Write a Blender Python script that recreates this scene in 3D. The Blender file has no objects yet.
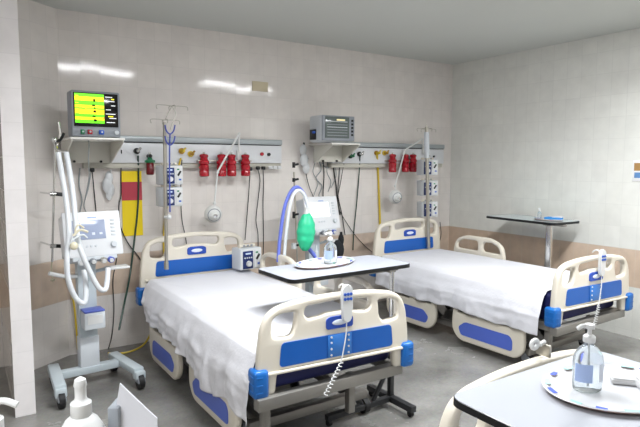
import bpy, bmesh, math, random
from mathutils import Vector, Matrix, noise
random.seed(7)
SC = bpy.context.scene
COL = SC.collection
PI = math.pi
R = math.radians

# ------------------------------------------------------------------ room and camera survey
CAM = Vector((0, 0, 1.6))
FPX = 550.7
_p, _a, _r = R(5.205), R(56.725), R(.138)
FW = Vector((math.cos(_a)*math.cos(_p), math.sin(_a)*math.cos(_p), -math.sin(_p)))
_R0 = Vector((math.sin(_a), -math.cos(_a), 0)); _U0 = _R0.cross(FW)
RT = _R0*math.cos(_r) + _U0*math.sin(_r)
UP = -_R0*math.sin(_r) + _U0*math.cos(_r)
YB, XR, ZC = 4.881, 5.152, 2.81            # back wall, right wall, ceiling
BAND0, BAND1 = .47, .818

def ray(u, v): return FW*FPX + RT*(u-320) - UP*(v-213.5)
def py(u, v, Y):
    d = ray(u, v); return CAM + d*(Y/d.y)
def pz(u, v, z):
    d = ray(u, v); return CAM + d*((z-CAM.z)/d.z)
def pd(u, v, D):
    return CAM + ray(u, v)*(D/FPX)

# ------------------------------------------------------------------ materials
def srgb(c):
    if isinstance(c, str):
        c = tuple(int(c[i:i+2], 16)/255 for i in (0, 2, 4))
    return tuple((x/12.92 if x <= .04045 else ((x+.055)/1.055)**2.4) for x in c) + (1,)

def mat(name, col, rough=.5, metal=0, bump=0, bscale=60, var=0, vscale=8, trans=0, emit=0, coat=0, ior=1.45, alpha=1, ecol=None, sheen=0):
    m = bpy.data.materials.new(name); m.use_nodes = True
    nt = m.node_tree; b = nt.nodes['Principled BSDF']
    c = srgb(col)
    b.inputs['Base Color'].default_value = c
    b.inputs['Roughness'].default_value = rough
    b.inputs['Metallic'].default_value = metal
    b.inputs['IOR'].default_value = ior
    b.inputs['Transmission Weight'].default_value = trans
    b.inputs['Coat Weight'].default_value = coat
    b.inputs['Alpha'].default_value = alpha
    b.inputs['Sheen Weight'].default_value = sheen
    if emit:
        b.inputs['Emission Color'].default_value = srgb(ecol) if ecol else c
        b.inputs['Emission Strength'].default_value = emit
    tc = nt.nodes.new('ShaderNodeTexCoord')
    n = nt.nodes.new('ShaderNodeTexNoise'); n.inputs['Scale'].default_value = vscale; n.inputs['Detail'].default_value = 4
    nt.links.new(tc.outputs['Object'], n.inputs['Vector'])
    v = var if var else .02
    mx = nt.nodes.new('ShaderNodeMix'); mx.data_type = 'RGBA'
    mx.inputs[6].default_value = tuple(max(0, x*(1-v)) for x in c[:3])+(1,)
    mx.inputs[7].default_value = tuple(min(1, x*(1+v)) for x in c[:3])+(1,)
    nt.links.new(n.outputs['Fac'], mx.inputs[0])
    nt.links.new(mx.outputs[2], b.inputs['Base Color'])
    if bump:
        n2 = nt.nodes.new('ShaderNodeTexNoise'); n2.inputs['Scale'].default_value = bscale; n2.inputs['Detail'].default_value = 3
        nt.links.new(tc.outputs['Object'], n2.inputs['Vector'])
        bp = nt.nodes.new('ShaderNodeBump'); bp.inputs['Strength'].default_value = bump; bp.inputs['Distance'].default_value = .004
        nt.links.new(n2.outputs['Fac'], bp.inputs['Height']); nt.links.new(bp.outputs[0], b.inputs['Normal'])
    return m

def tile_mat(name, tile='e8e2dd', band='d6c2b0', bandon=True, tw=.152, th=.204, rough=.09):
    """glazed wall tiles laid out in metres on the UV map: u along the wall, v = height"""
    m = bpy.data.materials.new(name); m.use_nodes = True
    nt = m.node_tree; L = nt.links; b = nt.nodes['Principled BSDF']
    def N(t, **k):
        n = nt.nodes.new(t)
        for a, v in k.items(): setattr(n, a, v)
        return n
    def M(op, a, bb=None, c=None):
        n = N('ShaderNodeMath', operation=op)
        for i, x in enumerate((a, bb, c)):
            if x is None: continue
            if isinstance(x, (int, float)): n.inputs[i].default_value = x
            else: L.new(x, n.inputs[i])
        return n.outputs[0]
    uv = N('ShaderNodeUVMap'); sp = N('ShaderNodeSeparateXYZ'); L.new(uv.outputs[0], sp.inputs[0])
    u, v = sp.outputs[0], sp.outputs[1]
    above = M('GREATER_THAN', v, BAND1) if bandon else 1.0
    inb = M('MULTIPLY', M('LESS_THAN', v, BAND1), M('GREATER_THAN', v, BAND0)) if bandon else M('MULTIPLY', v, 0.0)
    if bandon:
        off = M('ADD', M('MULTIPLY', above, BAND1-BAND0), BAND0)
        vv = M('DIVIDE', M('SUBTRACT', v, off), th)
        vb = M('DIVIDE', M('SUBTRACT', v, BAND0), BAND1-BAND0)
        vy = M('ADD', M('MULTIPLY', vb, inb), M('MULTIPLY', vv, M('SUBTRACT', 1.0, inb)))
    else:
        vy = M('DIVIDE', M('SUBTRACT', v, .007), th)
    ux = M('DIVIDE', u, tw)
    fu, fv = M('FRACT', ux), M('FRACT', vy)
    gu = M('MAXIMUM', M('LESS_THAN', fu, .012), M('GREATER_THAN', fu, .988))
    gv = M('MAXIMUM', M('LESS_THAN', fv, .009), M('GREATER_THAN', fv, .991))
    g = M('MAXIMUM', gu, gv)
    cell = N('ShaderNodeCombineXYZ'); L.new(M('FLOOR', ux), cell.inputs[0]); L.new(M('FLOOR', vy), cell.inputs[1]); L.new(above if bandon else u, cell.inputs[2]) if bandon else None
    wn = N('ShaderNodeTexWhiteNoise'); L.new(cell.outputs[0], wn.inputs['Vector'])
    tc = N('ShaderNodeTexCoord')
    nz = N('ShaderNodeTexNoise'); nz.inputs['Scale'].default_value = 9; nz.inputs['Detail'].default_value = 6; L.new(tc.outputs['Object'], nz.inputs['Vector'])
    def mixc(f, a, bb):
        n = N('ShaderNodeMix', data_type='RGBA')
        for i, x in ((0, f), (6, a), (7, bb)):
            if isinstance(x, tuple): n.inputs[i].default_value = x
            elif isinstance(x, (int, float)): n.inputs[i].default_value = x
            else: L.new(x, n.inputs[i])
        return n.outputs[2]
    T = srgb(tile); B = srgb(band)
    sc = lambda c, k: tuple(min(1, x*k) for x in c[:3])+(1,)
    ct = mixc(nz.outputs['Fac'], sc(T, .90), sc(T, 1.07))
    cb = mixc(nz.outputs['Fac'], sc(B, .78), sc(B, 1.2))
    c = mixc(inb, ct, cb)
    jit = mixc(wn.outputs['Value'], sc(srgb('ffffff'), .955), srgb('ffffff'))
    mu = N('ShaderNodeMix', data_type='RGBA', blend_type='MULTIPLY'); mu.inputs[0].default_value = 1; L.new(c, mu.inputs[6]); L.new(jit, mu.inputs[7])
    fin = mixc(M('MULTIPLY', g, .34), mu.outputs[2], sc(T, .62))
    L.new(fin, b.inputs['Base Color'])
    rr = M('ADD', M('MULTIPLY', g, .5), rough); L.new(rr, b.inputs['Roughness'])
    b.inputs['Specular IOR Level'].default_value = .5
    # grout recess plus very slight tilt of every tile, so reflections break at the joints
    bp = N('ShaderNodeBump'); bp.inputs['Strength'].default_value = .5; bp.inputs['Distance'].default_value = .0015; bp.invert = True
    L.new(g, bp.inputs['Height'])
    geo = N('ShaderNodeNewGeometry')
    sub = N('ShaderNodeVectorMath', operation='SUBTRACT'); L.new(wn.outputs['Color'], sub.inputs[0]); sub.inputs[1].default_value = (.5, .5, .5)
    scl = N('ShaderNodeVectorMath', operation='SCALE'); L.new(sub.outputs[0], scl.inputs[0]); scl.inputs['Scale'].default_value = .012
    ad = N('ShaderNodeVectorMath', operation='ADD'); L.new(bp.outputs[0], ad.inputs[0]); L.new(scl.outputs[0], ad.inputs[1])
    nm = N('ShaderNodeVectorMath', operation='NORMALIZE'); L.new(ad.outputs[0], nm.inputs[0])
    L.new(nm.outputs[0], b.inputs['Normal'])
    return m

def floor_mat():
    m = bpy.data.materials.new('terrazzo_floor'); m.use_nodes = True
    nt = m.node_tree; L = nt.links; b = nt.nodes['Principled BSDF']
    tc = nt.nodes.new('ShaderNodeTexCoord')
    n1 = nt.nodes.new('ShaderNodeTexNoise'); n1.inputs['Scale'].default_value = 1.6; n1.inputs['Detail'].default_value = 8; n1.inputs['Roughness'].default_value = .6
    n2 = nt.nodes.new('ShaderNodeTexVoronoi'); n2.inputs['Scale'].default_value = 70
    for n in (n1, n2): L.new(tc.outputs['Object'], n.inputs['Vector'])
    r = nt.nodes.new('ShaderNodeValToRGB'); r.color_ramp.elements[0].position = .3; r.color_ramp.elements[1].position = .72
    r.color_ramp.elements[0].color = srgb('625e57'); r.color_ramp.elements[1].color = srgb('96948b')
    L.new(n1.outputs['Fac'], r.inputs[0])
    mx = nt.nodes.new('ShaderNodeMix'); mx.data_type = 'RGBA'; mx.inputs[0].default_value = .035
    L.new(r.outputs[0], mx.inputs[6]); L.new(n2.outputs['Color'], mx.inputs[7])
    hs = nt.nodes.new('ShaderNodeHueSaturation'); hs.inputs['Saturation'].default_value = .5; L.new(mx.outputs[2], hs.inputs['Color'])
    L.new(hs.outputs[0], b.inputs['Base Color'])
    rr = nt.nodes.new('ShaderNodeMapRange'); rr.inputs['To Min'].default_value = .16; rr.inputs['To Max'].default_value = .34
    L.new(n1.outputs['Fac'], rr.inputs['Value']); L.new(rr.outputs[0], b.inputs['Roughness'])
    return m

M = {}
def mk(k, *a, **kw): M[k] = mat(k, *a, **kw)
M['tile'] = tile_mat('glazed_cream_tile')
M['tile_right'] = tile_mat('glazed_pale_tile', tile='e8e8e2', band='d4bda8')
M['tile_pillar'] = tile_mat('glazed_pillar_tile', tile='ece8e8', bandon=False, tw=.2, rough=.2)
M['floor'] = floor_mat()
mk('ceiling', 'd0d2cd', .8, var=.03, vscale=1.2)
mk('cream_plastic', 'dcd5c7', .32, var=.03)
mk('blue_panel', '195bb0', .3, var=.05)
mk('blue_bumper', '1b62ae', .28, var=.05)
mk('violet_panel', '5068c4', .35, var=.06)
mk('emblem_blue', '2d4fae', .25)
mk('emblem_white', 'dfe6f2', .3)
mk('navy_vinyl', '10164e', .55, bump=.1)
mk('sheet', 'd9d9df', .85, bump=.4, bscale=60, sheen=.15)
mk('grey_steel', '8d8a85', .38, metal=.55, var=.06)
mk('dark_steel', '3a3b3d', .4, metal=.5)
mk('chrome', 'd2d2d0', .16, metal=1)
mk('brushed', 'b9b5ab', .34, metal=.9)
mk('rubber', '1b1b1d', .6)
mk('black_plastic', '17181a', .4)
mk('black_edge', '121416', .3)
mk('laminate', 'a2a5ad', .55, var=.015)
mk('white_plastic', 'd6d7d7', .3)
mk('grey_plastic', '8b9097', .42)
mk('pale_grey', 'c9ced3', .4)
mk('cart_grey', 'b9c3c8', .38, var=.04)
mk('panel_white', 'dadcdf', .3)
mk('rail_grey', 'a9b0b3', .35, metal=.2)
mk('beige_metal', 'c3c0b4', .45)
mk('shelf_paint', 'cfcdc3', .45)
mk('shelf_edge', 'eceae4', .35)
mk('red', 'a31022', .2, coat=.4)
mk('dark_red', '6d0d18', .25)
mk('green', '1f7a50', .4)
mk('green_bag', '2fbf8e', .42, bump=.2, bscale=20, var=.08)
mk('yellow', 'f2d51a', .6)
mk('poster_red', 'b8404f', .6)
mk('yellow_hose', 'd9bd3c', .4)
mk('cable_black', '1c1f20', .45)
mk('cable_green', '1d4035', .4)
mk('cable_grey', '8f9698', .45)
mk('brass', 'b78e3c', .3, metal=.9)
mk('hose_white', 'dfe3e8', .3, var=.03)
mk('hose_blue', '6c7bd6', .35)
mk('clear_hose', 'e9eef0', .25, trans=.35)
mk('cream_fit', 'd6cfb6', .35)
mk('lamp_white', 'dedfdd', .35)
mk('navy_panel', '1f2f63', .35)
mk('navy_lcd', '2a3a78', .2)
mk('light_lcd', 'b9c6d8', .2, emit=.25)
mk('blue_button', '2b58b5', .35)
mk('screen_black', '0a0b0e', .12)
mk('screen_green', '66e01c', .3, emit=.95)
mk('screen_yellow', 'f2e21a', .3, emit=.95)
mk('screen_red', 'e2442a', .3, emit=.8)
mk('screen_white', 'd9dde0', .3, emit=.9)
mk('vent_screen', '8d97ae', .18, emit=.22)
mk('vent_screen_bright', 'f0f4fa', .18, emit=1.1)
mk('glass_dark', '5f6866', .12)
mk('monitor_glow', 'd6c89a', .3, emit=.7)
mk('gel', 'e8eff3', .08, trans=.88, ior=1.2)
mk('clear_plastic', 'f2f6f8', .08, trans=.97, ior=1.3)
mk('label_blue', '9fb3dc', .5)
mk('cover_blue', '3a78c6', .15)
mk('label_pale', 'd5dcea', .5)
mk('print_blue', '3c55c4', .6)
mk('print_teal', '9fd0cc', .6)
mk('tray_paper', 'c4c5c9', .5)
mk('tray_rim', 'c6a79c', .5)
mk('gauze', 'c9c9ca', .9, bump=.4, bscale=200)
mk('bag_film', 'eef1f3', .3, trans=.3, bump=.5, bscale=25)
mk('black_cloth', '15161a', .9, bump=.4, bscale=40)
mk('paper', 'd0d1d8', .8, bump=.15, bscale=30)
mk('teal_top', 'b9cfd6', .1, coat=.5)
mk('blue_wrap', '2e86cf', .6)
mk('wall_plate', 'cfc3a6', .4)
mk('picture_card', 'eeeeee', .6)
mk('picture_brown', 'a8814e', .6)
mk('picture_blue', '5d86b8', .6)
mk('tube_light', 'fffdf6', .4, emit=45, ecol='fbfcff')
mk('panel_light', 'fffdf6', .4, emit=6, ecol='fffaf6')
mk('fixture', 'd8d8d6', .5)
mk('blue_lid', '5364b8', .3)
mk('violet_strap', '4b57a8', .6)

# ------------------------------------------------------------------ mesh builder
class MB:
    def __init__(s): s.bm = bmesh.new(); s.mats = []
    def mi(s, m):
        if m not in s.mats: s.mats.append(m)
        return s.mats.index(m)
    def _paint(s, faces, m):
        i = s.mi(m)
        for f in faces: f.material_index = i; f.smooth = True
    def box(s, c, d, m, rot=None, bev=0, seg=2, taper=None):
        bm = s.bm
        r = bmesh.ops.create_cube(bm, size=1); vs = r['verts']
        for v in vs:
            v.co = Vector((v.co.x*d[0], v.co.y*d[1], v.co.z*d[2]))
            if taper and v.co.z > 0: v.co.x *= taper; v.co.y *= taper
        fs = set(f for v in vs for f in v.link_faces)
        if bev:
            es = list(set(e for v in vs for e in v.link_edges))
            q = bmesh.ops.bevel(bm, geom=es, offset=min(bev, min(d)*.49), segments=seg, affect='EDGES', profile=.5)
            fs = set(q['faces']) | set(f for v in q['verts'] for f in v.link_faces)
            vs = list(set(v for f in fs for v in f.verts))
        mm = Matrix.Translation(Vector(c)) @ (rot.to_4x4() if rot else Matrix())
        bmesh.ops.transform(bm, matrix=mm, verts=vs)
        s._paint(fs, m); return s
    def cyl(s, a, b, r, m, r2=None, n=16, bev=0):
        a, b = Vector(a), Vector(b); d = b-a
        q = bmesh.ops.create_cone(s.bm, cap_ends=True, segments=n, radius1=r, radius2=r if r2 is None else r2, depth=d.length)
        vs = q['verts']; fs = set(f for v in vs for f in v.link_faces)
        mm = Matrix.Translation((a+b)/2) @ d.to_track_quat('Z', 'Y').to_matrix().to_4x4()
        bmesh.ops.transform(s.bm, matrix=mm, verts=vs)
        s._paint(fs, m); return s
    def ball(s, c, r, m, sc=(1, 1, 1), n=16, rot=None):
        q = bmesh.ops.create_uvsphere(s.bm, u_segments=n, v_segments=max(6, n//2), radius=r)
        vs = q['verts']; fs = set(f for v in vs for f in v.link_faces)
        mm = Matrix.Translation(Vector(c)) @ (rot.to_4x4() if rot else Matrix()) @ Matrix.Diagonal((*sc, 1))
        bmesh.ops.transform(s.bm, matrix=mm, verts=vs)
        s._paint(fs, m); return s
    def lathe(s, prof, m, c=(0, 0, 0), n=24, rot=None, sx=1, sy=1):
        rings = []
        mm = Matrix.Translation(Vector(c)) @ (rot.to_4x4() if rot else Matrix())
        for (r, z) in prof:
            rings.append([s.bm.verts.new(mm @ Vector((r*sx*math.cos(2*PI*k/n), r*sy*math.sin(2*PI*k/n), z))) for k in range(n)])
        fs = []
        for a, b in zip(rings, rings[1:]):
            for k in range(n):
                fs.append(s.bm.faces.new((a[k], a[(k+1) % n], b[(k+1) % n], b[k])))
        fs.append(s.bm.faces.new(rings[0][::-1])); fs.append(s.bm.faces.new(rings[-1]))
        s._paint(fs, m); return s
    def tube(s, pts, r, m, n=8, sub=6, rib=0, ribn=0, smooth=True, flat=1):
        P = [Vector(p) for p in pts]
        if smooth and len(P) > 2:
            Q = []
            for i in range(len(P)-1):
                p0 = P[max(i-1, 0)]; p1 = P[i]; p2 = P[i+1]; p3 = P[min(i+2, len(P)-1)]
                for k in range(sub):
                    t = k/sub
                    Q.append(.5*((2*p1)+(-p0+p2)*t+(2*p0-5*p1+4*p2-p3)*t*t+(-p0+3*p1-3*p2+p3)*t**3))
            Q.append(P[-1]); P = Q
        if rib:
            L = sum((b-a).length for a, b in zip(P, P[1:])); cnt = int(L/ribn)*2
            Q = []; seg = L/cnt; acc = 0; i = 0; cur = P[0]; Q.append(cur); need = seg
            for a, b in zip(P, P[1:]):
                l = (b-a).length; pos = 0
                while l-pos >= need:
                    pos += need; Q.append(a.lerp(b, pos/l)); need = seg
                need -= (l-pos)
            P = Q
        rings = []; up = Vector((0, 0, 1)); 
        t0 = (P[1]-P[0]).normalized()
        nn = t0.cross(up)
        if nn.length < .1: nn = t0.cross(Vector((1, 0, 0)))
        nn.normalize()
        for i, p in enumerate(P):
            t = (P[min(i+1, len(P)-1)]-P[max(i-1, 0)])
            if t.length < 1e-9: t = t0
            t.normalize()
            nn = (nn-t*nn.dot(t)); nn.normalize() if nn.length > 1e-6 else None
            b = t.cross(nn)
            rr = r*(1+(rib if i % 2 else -rib)) if rib else r
            rings.append([s.bm.verts.new(p+nn*rr*math.cos(2*PI*k/n)+b*rr*flat*math.sin(2*PI*k/n)) for k in range(n)])
        fs = []
        for a, b in zip(rings, rings[1:]):
            for k in range(n): fs.append(s.bm.faces.new((a[k], a[(k+1) % n], b[(k+1) % n], b[k])))
        fs.append(s.bm.faces.new(rings[0][::-1])); fs.append(s.bm.faces.new(rings[-1]))
        s._paint(fs, m); return s
    def prism(s, poly, m, d, plane='xz', at=0):
        """extrude a polygon (list of 2-D points) by d; plane xz / yz / xy"""
        def V(a, b, t):
            return {'xz': Vector((a, t, b)), 'yz': Vector((t, a, b)), 'xy': Vector((a, b, t))}[plane]
        A = [s.bm.verts.new(V(x, y, at)) for x, y in poly]; B = [s.bm.verts.new(V(x, y, at+d)) for x, y in poly]
        fs = [s.bm.faces.new(A), s.bm.faces.new(B[::-1])]
        for i in range(len(A)):
            j = (i+1) % len(A); fs.append(s.bm.faces.new((A[i], B[i], B[j], A[j])))
        s._paint(fs, m); return s
    def build(s, name, parent=None, world=False, kind=None, label=None, angle=38, recalc=True):
        if recalc: bmesh.ops.recalc_face_normals(s.bm, faces=s.bm.faces[:])
        if world and parent: bmesh.ops.transform(s.bm, matrix=full(parent).inverted(), verts=s.bm.verts[:])
        me = bpy.data.meshes.new(name); s.bm.to_mesh(me); s.bm.free()
        for m in s.mats: me.materials.append(M[m])
        me.set_sharp_from_angle(angle=R(angle))
        o = bpy.data.objects.new(name, me); COL.objects.link(o)
        if parent: o.parent = parent
        if kind: o['kind'] = kind
        if label: o['label'] = label
        return o

def full(o):
    m = o.matrix_basis.copy()
    while o.parent: o = o.parent; m = o.matrix_basis @ m
    return m

def thing(name, label, cat, loc, rz=0, group=None):
    o = bpy.data.objects.new(name, None); COL.objects.link(o)
    o.empty_display_size = .05
    o.location = loc; o.rotation_euler = (0, 0, R(rz)); o['label'] = label; o['category'] = cat
    if group: o['group'] = group
    return o
def tag(o, label, cat, group=None):
    o['label'] = label; o['category'] = cat
    if group: o['group'] = group
    return o
def one(mb, name, loc, label, cat, group=None, rz=0, world=True, **k):
    """a thing that is one mesh; its origin is put at loc"""
    if world:
        bmesh.ops.transform(mb.bm, matrix=(Matrix.Translation(Vector(loc)) @ Matrix.Rotation(R(rz), 4, 'Z')).inverted(), verts=mb.bm.verts[:])
    o = mb.build(name, **k); o.location = loc; o.rotation_euler = (0, 0, R(rz))
    return tag(o, label, cat, group)
def dup(o, parent=None):
    c = o.copy(); COL.objects.link(c)
    if parent: c.parent = parent
    for ch in list(o.children): dup(ch, c)
    return c

def roundpoly(pts, r, n=5):
    out = []; N = len(pts)
    for i in range(N):
        p = Vector(pts[i]); a = Vector(pts[i-1]); b = Vector(pts[(i+1) % N])
        rr = r[i] if isinstance(r, (list, tuple)) else r
        u = (a-p); v = (b-p); l = min(rr, u.length*.48, v.length*.48)
        if l < 1e-4: out.append(tuple(p)); continue
        s_, e = p+u.normalized()*l, p+v.normalized()*l
        for k in range(n+1):
            t = k/n; out.append(tuple((1-t)**2*s_+2*t*(1-t)*p+t*t*e))
    return out

def plate(name, outline, holes, thick, bev, m, parent, plane='xz', off=0, label=None):
    """a solid board from a 2-D outline with holes and rounded rims"""
    cu = bpy.data.curves.new('c', 'CURVE'); cu.dimensions = '2D'; cu.fill_mode = 'BOTH'
    cu.extrude = thick/2-bev; cu.bevel_depth = bev; cu.bevel_resolution = 3; cu.offset = -bev
    for P in [outline]+holes:
        sp = cu.splines.new('POLY'); sp.points.add(len(P)-1); sp.use_cyclic_u = True
        for q, (x, y) in zip(sp.points, P): q.co = (x, y, 0, 1)
    t = bpy.data.objects.new('t', cu); COL.objects.link(t)
    bpy.context.view_layer.update()
    me = bpy.data.meshes.new_from_object(t.evaluated_get(bpy.context.evaluated_depsgraph_get()))
    bpy.data.objects.remove(t); bpy.data.curves.remove(cu)
    for v in me.vertices:
        x, y, z = v.co
        v.co = {'xz': (x, -z+off, y), 'yz': (z+off, x, y), 'xy': (x, y, z+off)}[plane]
    bm = bmesh.new(); bm.from_mesh(me); bmesh.ops.remove_doubles(bm, verts=bm.verts[:], dist=1e-5)
    bmesh.ops.recalc_face_normals(bm, faces=bm.faces[:])
    for f in bm.faces: f.smooth = True; f.material_index = 0
    bm.to_mesh(me); bm.free()
    me.materials.clear(); me.materials.append(M[m]); me.set_sharp_from_angle(angle=R(50))
    me.name = name
    o = bpy.data.objects.new(name, me); COL.objects.link(o); o.parent = parent
    if label: o['label'] = label
    return o

# ------------------------------------------------------------------ the room
def wall(name, a, b, z0, z1, m, th=.12, side=1, u0=0):
    """a wall box from a to b (plan points); the face on the a-b line carries tile coordinates"""
    a, b = Vector((*a, 0)), Vector((*b, 0)); d = (b-a).normalized(); n = Vector((-d.y, d.x, 0))*side
    bm = bmesh.new(); uvl = bm.loops.layers.uv.new('UVMap')
    A, B, C_, D = a, b, b+n*th, a+n*th
    lo = [bm.verts.new(p+Vector((0, 0, z0))) for p in (A, B, C_, D)]; hi = [bm.verts.new(p+Vector((0, 0, z1))) for p in (A, B, C_, D)]
    cyc = [(0, 1), (1, 2), (2, 3), (3, 0)]
    for i, j in cyc: bm.faces.new((lo[i], lo[j], hi[j], hi[i]))
    bm.faces.new(lo[::-1]); bm.faces.new(hi)
    bmesh.ops.recalc_face_normals(bm, faces=bm.faces[:])
    for f in bm.faces:
        nn = f.normal
        for l in f.loops:
            p = l.vert.co; t = Vector((-nn.y, nn.x, 0))
            if abs(nn.z) > .5: l[uvl].uv = (p.x, p.y)
            else: l[uvl].uv = (p.dot(t)*(1 if t.x+t.y > 0 else -1)+u0, p.z)
    me = bpy.data.meshes.new(name); bm.to_mesh(me); bm.free(); me.materials.append(M[m])
    o = bpy.data.objects.new(name, me); COL.objects.link(o); o['kind'] = 'structure'
    return o
XL, YN = -1.6, -1.9
wall('wall_back', (XL-.12, YB), (XR+.12, YB), 0, ZC, 'tile', u0=.04)
wall('wall_right', (XR, YN), (XR, YB), 0, ZC, 'tile_right', side=-1)
wall('wall_left', (XL, YN), (XL, YB), 0, ZC, 'tile', side=1)
wall('wall_near', (XL-.12, YN), (XR+.12, YN), 0, ZC, 'tile', side=-1)
wall('wall_corner', (.705, YB), (.346, 4.62), 0, ZC, 'tile', th=.02, side=-1)
p = wall('wall_partition', (.23, 3.838), (.346, 3.838), 0, ZC, 'tile_pillar', th=1.04)
p.data.materials.append(M['tile'])
for f in p.data.polygons:
    if f.normal.x < -.5: f.material_index = 1
MB().box(((XL+XR)/2, (YN+YB)/2, -.05), (XR-XL+.4, YB-YN+.4, .1), 'floor').build('floor', kind='structure')
MB().box(((XL+XR)/2, (YN+YB)/2, ZC+.05), (XR-XL+.4, YB-YN+.4, .1), 'ceiling').build('ceiling', kind='structure')
# dropped beam left of the partition
b0 = py(13, 8, 3.8)
MB().box(((XL+.20)/2, 3.70, 2.72), (.20-XL, .22, .18), 'ceiling', bev=.01).build('trim_1', kind='structure')

# ceiling lights above and behind the view: tube fixtures, plus two added fill panels
lab = ['recessed ceiling light above the nearer hospital bed', 'recessed ceiling light near the right wall',
       'added square fill light panel over the dressing trolley side, out of view', 'added square fill light panel over the near right of the room, out of view']
def lamp(t, w, h, power, spread, name):
    l = bpy.data.lights.new(name, 'AREA'); l.shape = 'RECTANGLE'; l.size = w; l.size_y = h; l.energy = power
    l.spread = R(spread); l.color = (.95, .98, 1)
    o = bpy.data.objects.new(name, l); COL.objects.link(o); o.parent = t; o.location = (0, 0, -.012); return o
for i, (x, y) in enumerate([(1.40, 2.2), (3.65, 1.85), (-.75, .5), (4.35, -.3)]):
    t = thing('ceiling_light', lab[i], 'ceiling light', (x, y, ZC-.035), 0, 'recessed ceiling lights')
    if i > 1:  # square panels added as unseen fill for the partition, walls and foreground
        MB().box((0, 0, .017), (1.0, 1.0, .034), 'fixture', bev=.004).build('frame', t)
        MB().box((0, 0, .0), (.94, .94, .012), 'fixture').build('diffuser', t)
        lamp(t, .94, .94, 44 if i == 2 else 46, 158, 'fill_lamp'); continue
    f = MB()
    for sx in (-1, 1): f.box((sx*.62, 0, .017), (.03, .34, .035), 'fixture')
    for sy in (-1, 1): f.box((0, sy*.155, .017), (1.21, .03, .035), 'fixture')
    f.build('frame', t)
    MB().box((0, 0, .028), (1.2, .29, .008), 'fixture').build('reflector', t)
    for sy in (-1, 1): MB().cyl((-.59, sy*.06, .010), (.59, sy*.06, .010), .014, 'tube_light', n=12).build('fluorescent_tube', t)
    lamp(t, 1.2, .29, 56, 154, 'louvre_lamp')

# ------------------------------------------------------------------ beds
def board_holes(zo=0):
    lh = roundpoly([(-.405, .70), (-.29, .69), (-.265, .755), (-.262, .822), (-.345, .822), (-.40, .80)], [.03, .03, .04, .02, .04, .04])
    rh = [(-x, y) for x, y in lh][::-1]
    ch = roundpoly([(-.215, .80), (-.19, .772), (-.1, .782), (-.08, .79), (.08, .79), (.1, .782), (.19, .772), (.215, .80), (.205, .842), (0, .855), (-.205, .842)], .02)
    return [[(x, z+zo) for x, z in h] for h in (lh, rh, ch)]
def bed_board(kind, parent, yoff, zo, face, rz=0, hand=True):
    """face = -1 : the outer side looks towards local -y"""
    out = roundpoly([(-.492, .40), (-.385, .40), (-.372, .515), (.372, .515), (.385, .40), (.492, .40), (.482, .62), (.462, .76), (.425, .828), (.36, .862), (.20, .886), (0, .893),
                     (-.20, .886), (-.36, .862), (-.425, .828), (-.462, .76), (-.482, .62)], [.02, .02, .03, .03, .02, .02, .1, .05, .05, .05, .1, .2, .1, .05, .05, .05, .1])
    out = [(x, z+zo) for x, z in out]
    bd = plate(kind, out, board_holes(zo), .05, .016, 'cream_plastic', parent)
    bd.location = (0, yoff, 0); bd.rotation_euler = (0, 0, R(rz))
    for sgn, lb in ((face, None), (-face, None)):
        poly = roundpoly([(-.365, .54+zo), (.365, .54+zo), (.352, .668+zo), (-.352, .668+zo)], .025)
        MB().prism(poly, 'blue_panel', .006, 'xz', sgn*.0275-.003).build('blue_panel', bd)
    f = MB(); f.box((0, face*.031, .515+zo), (.90, .02, .016), 'cream_plastic', bev=.006); f.build('ledge', bd)
    for sgn in (face, -face):
        e = MB().prism(roundpoly([(-.085, .70+zo), (.085, .70+zo), (.085, .757+zo), (.055, .768+zo), (-.055, .768+zo), (-.085, .757+zo)], .015), 'emblem_blue', .012, 'xz', sgn*.028-.006)
        eb = e.build('emblem', bd)
        w = MB(); w.ball((0, sgn*.034, .733+zo), .02, 'emblem_white', (2.5, .12, .8), 20)
        w.box((0, sgn*.035, .733+zo), (.10, .003, .004), 'emblem_white'); w.build('emblem_mark', eb)
    zb = zo*.25
    for sx in (-1, 1):
        g = MB(); g.box((sx*.472, 0, .47+zb), (.085, .10, .15), 'blue_bumper', bev=.02, seg=3)
        for k in range(3): g.box((sx*.485, face*.0485, .43+zb+k*.04), (.036, .006, .009), 'blue_bumper', bev=.002)
        for k in range(3): g.box((sx*.514, 0, .43+zb+k*.04), (.006, .07, .009), 'blue_bumper', bev=.002)
        g.build('corner_bumper', bd)
    if hand:   # clear screwed cover in the middle of the blue panel
        c = MB(); c.box((0, face*.034, .605+zo), (.15, .004, .125), 'cover_blue', bev=.001)
        for x in (-.055, .055):
            for z in (.555, .59, .625, .655): c.cyl((x, face*.034, z+zo), (x, face*.04, z+zo), .006, 'pale_grey', n=8)
        c.build('screw_cover', bd)
    return bd

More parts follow.
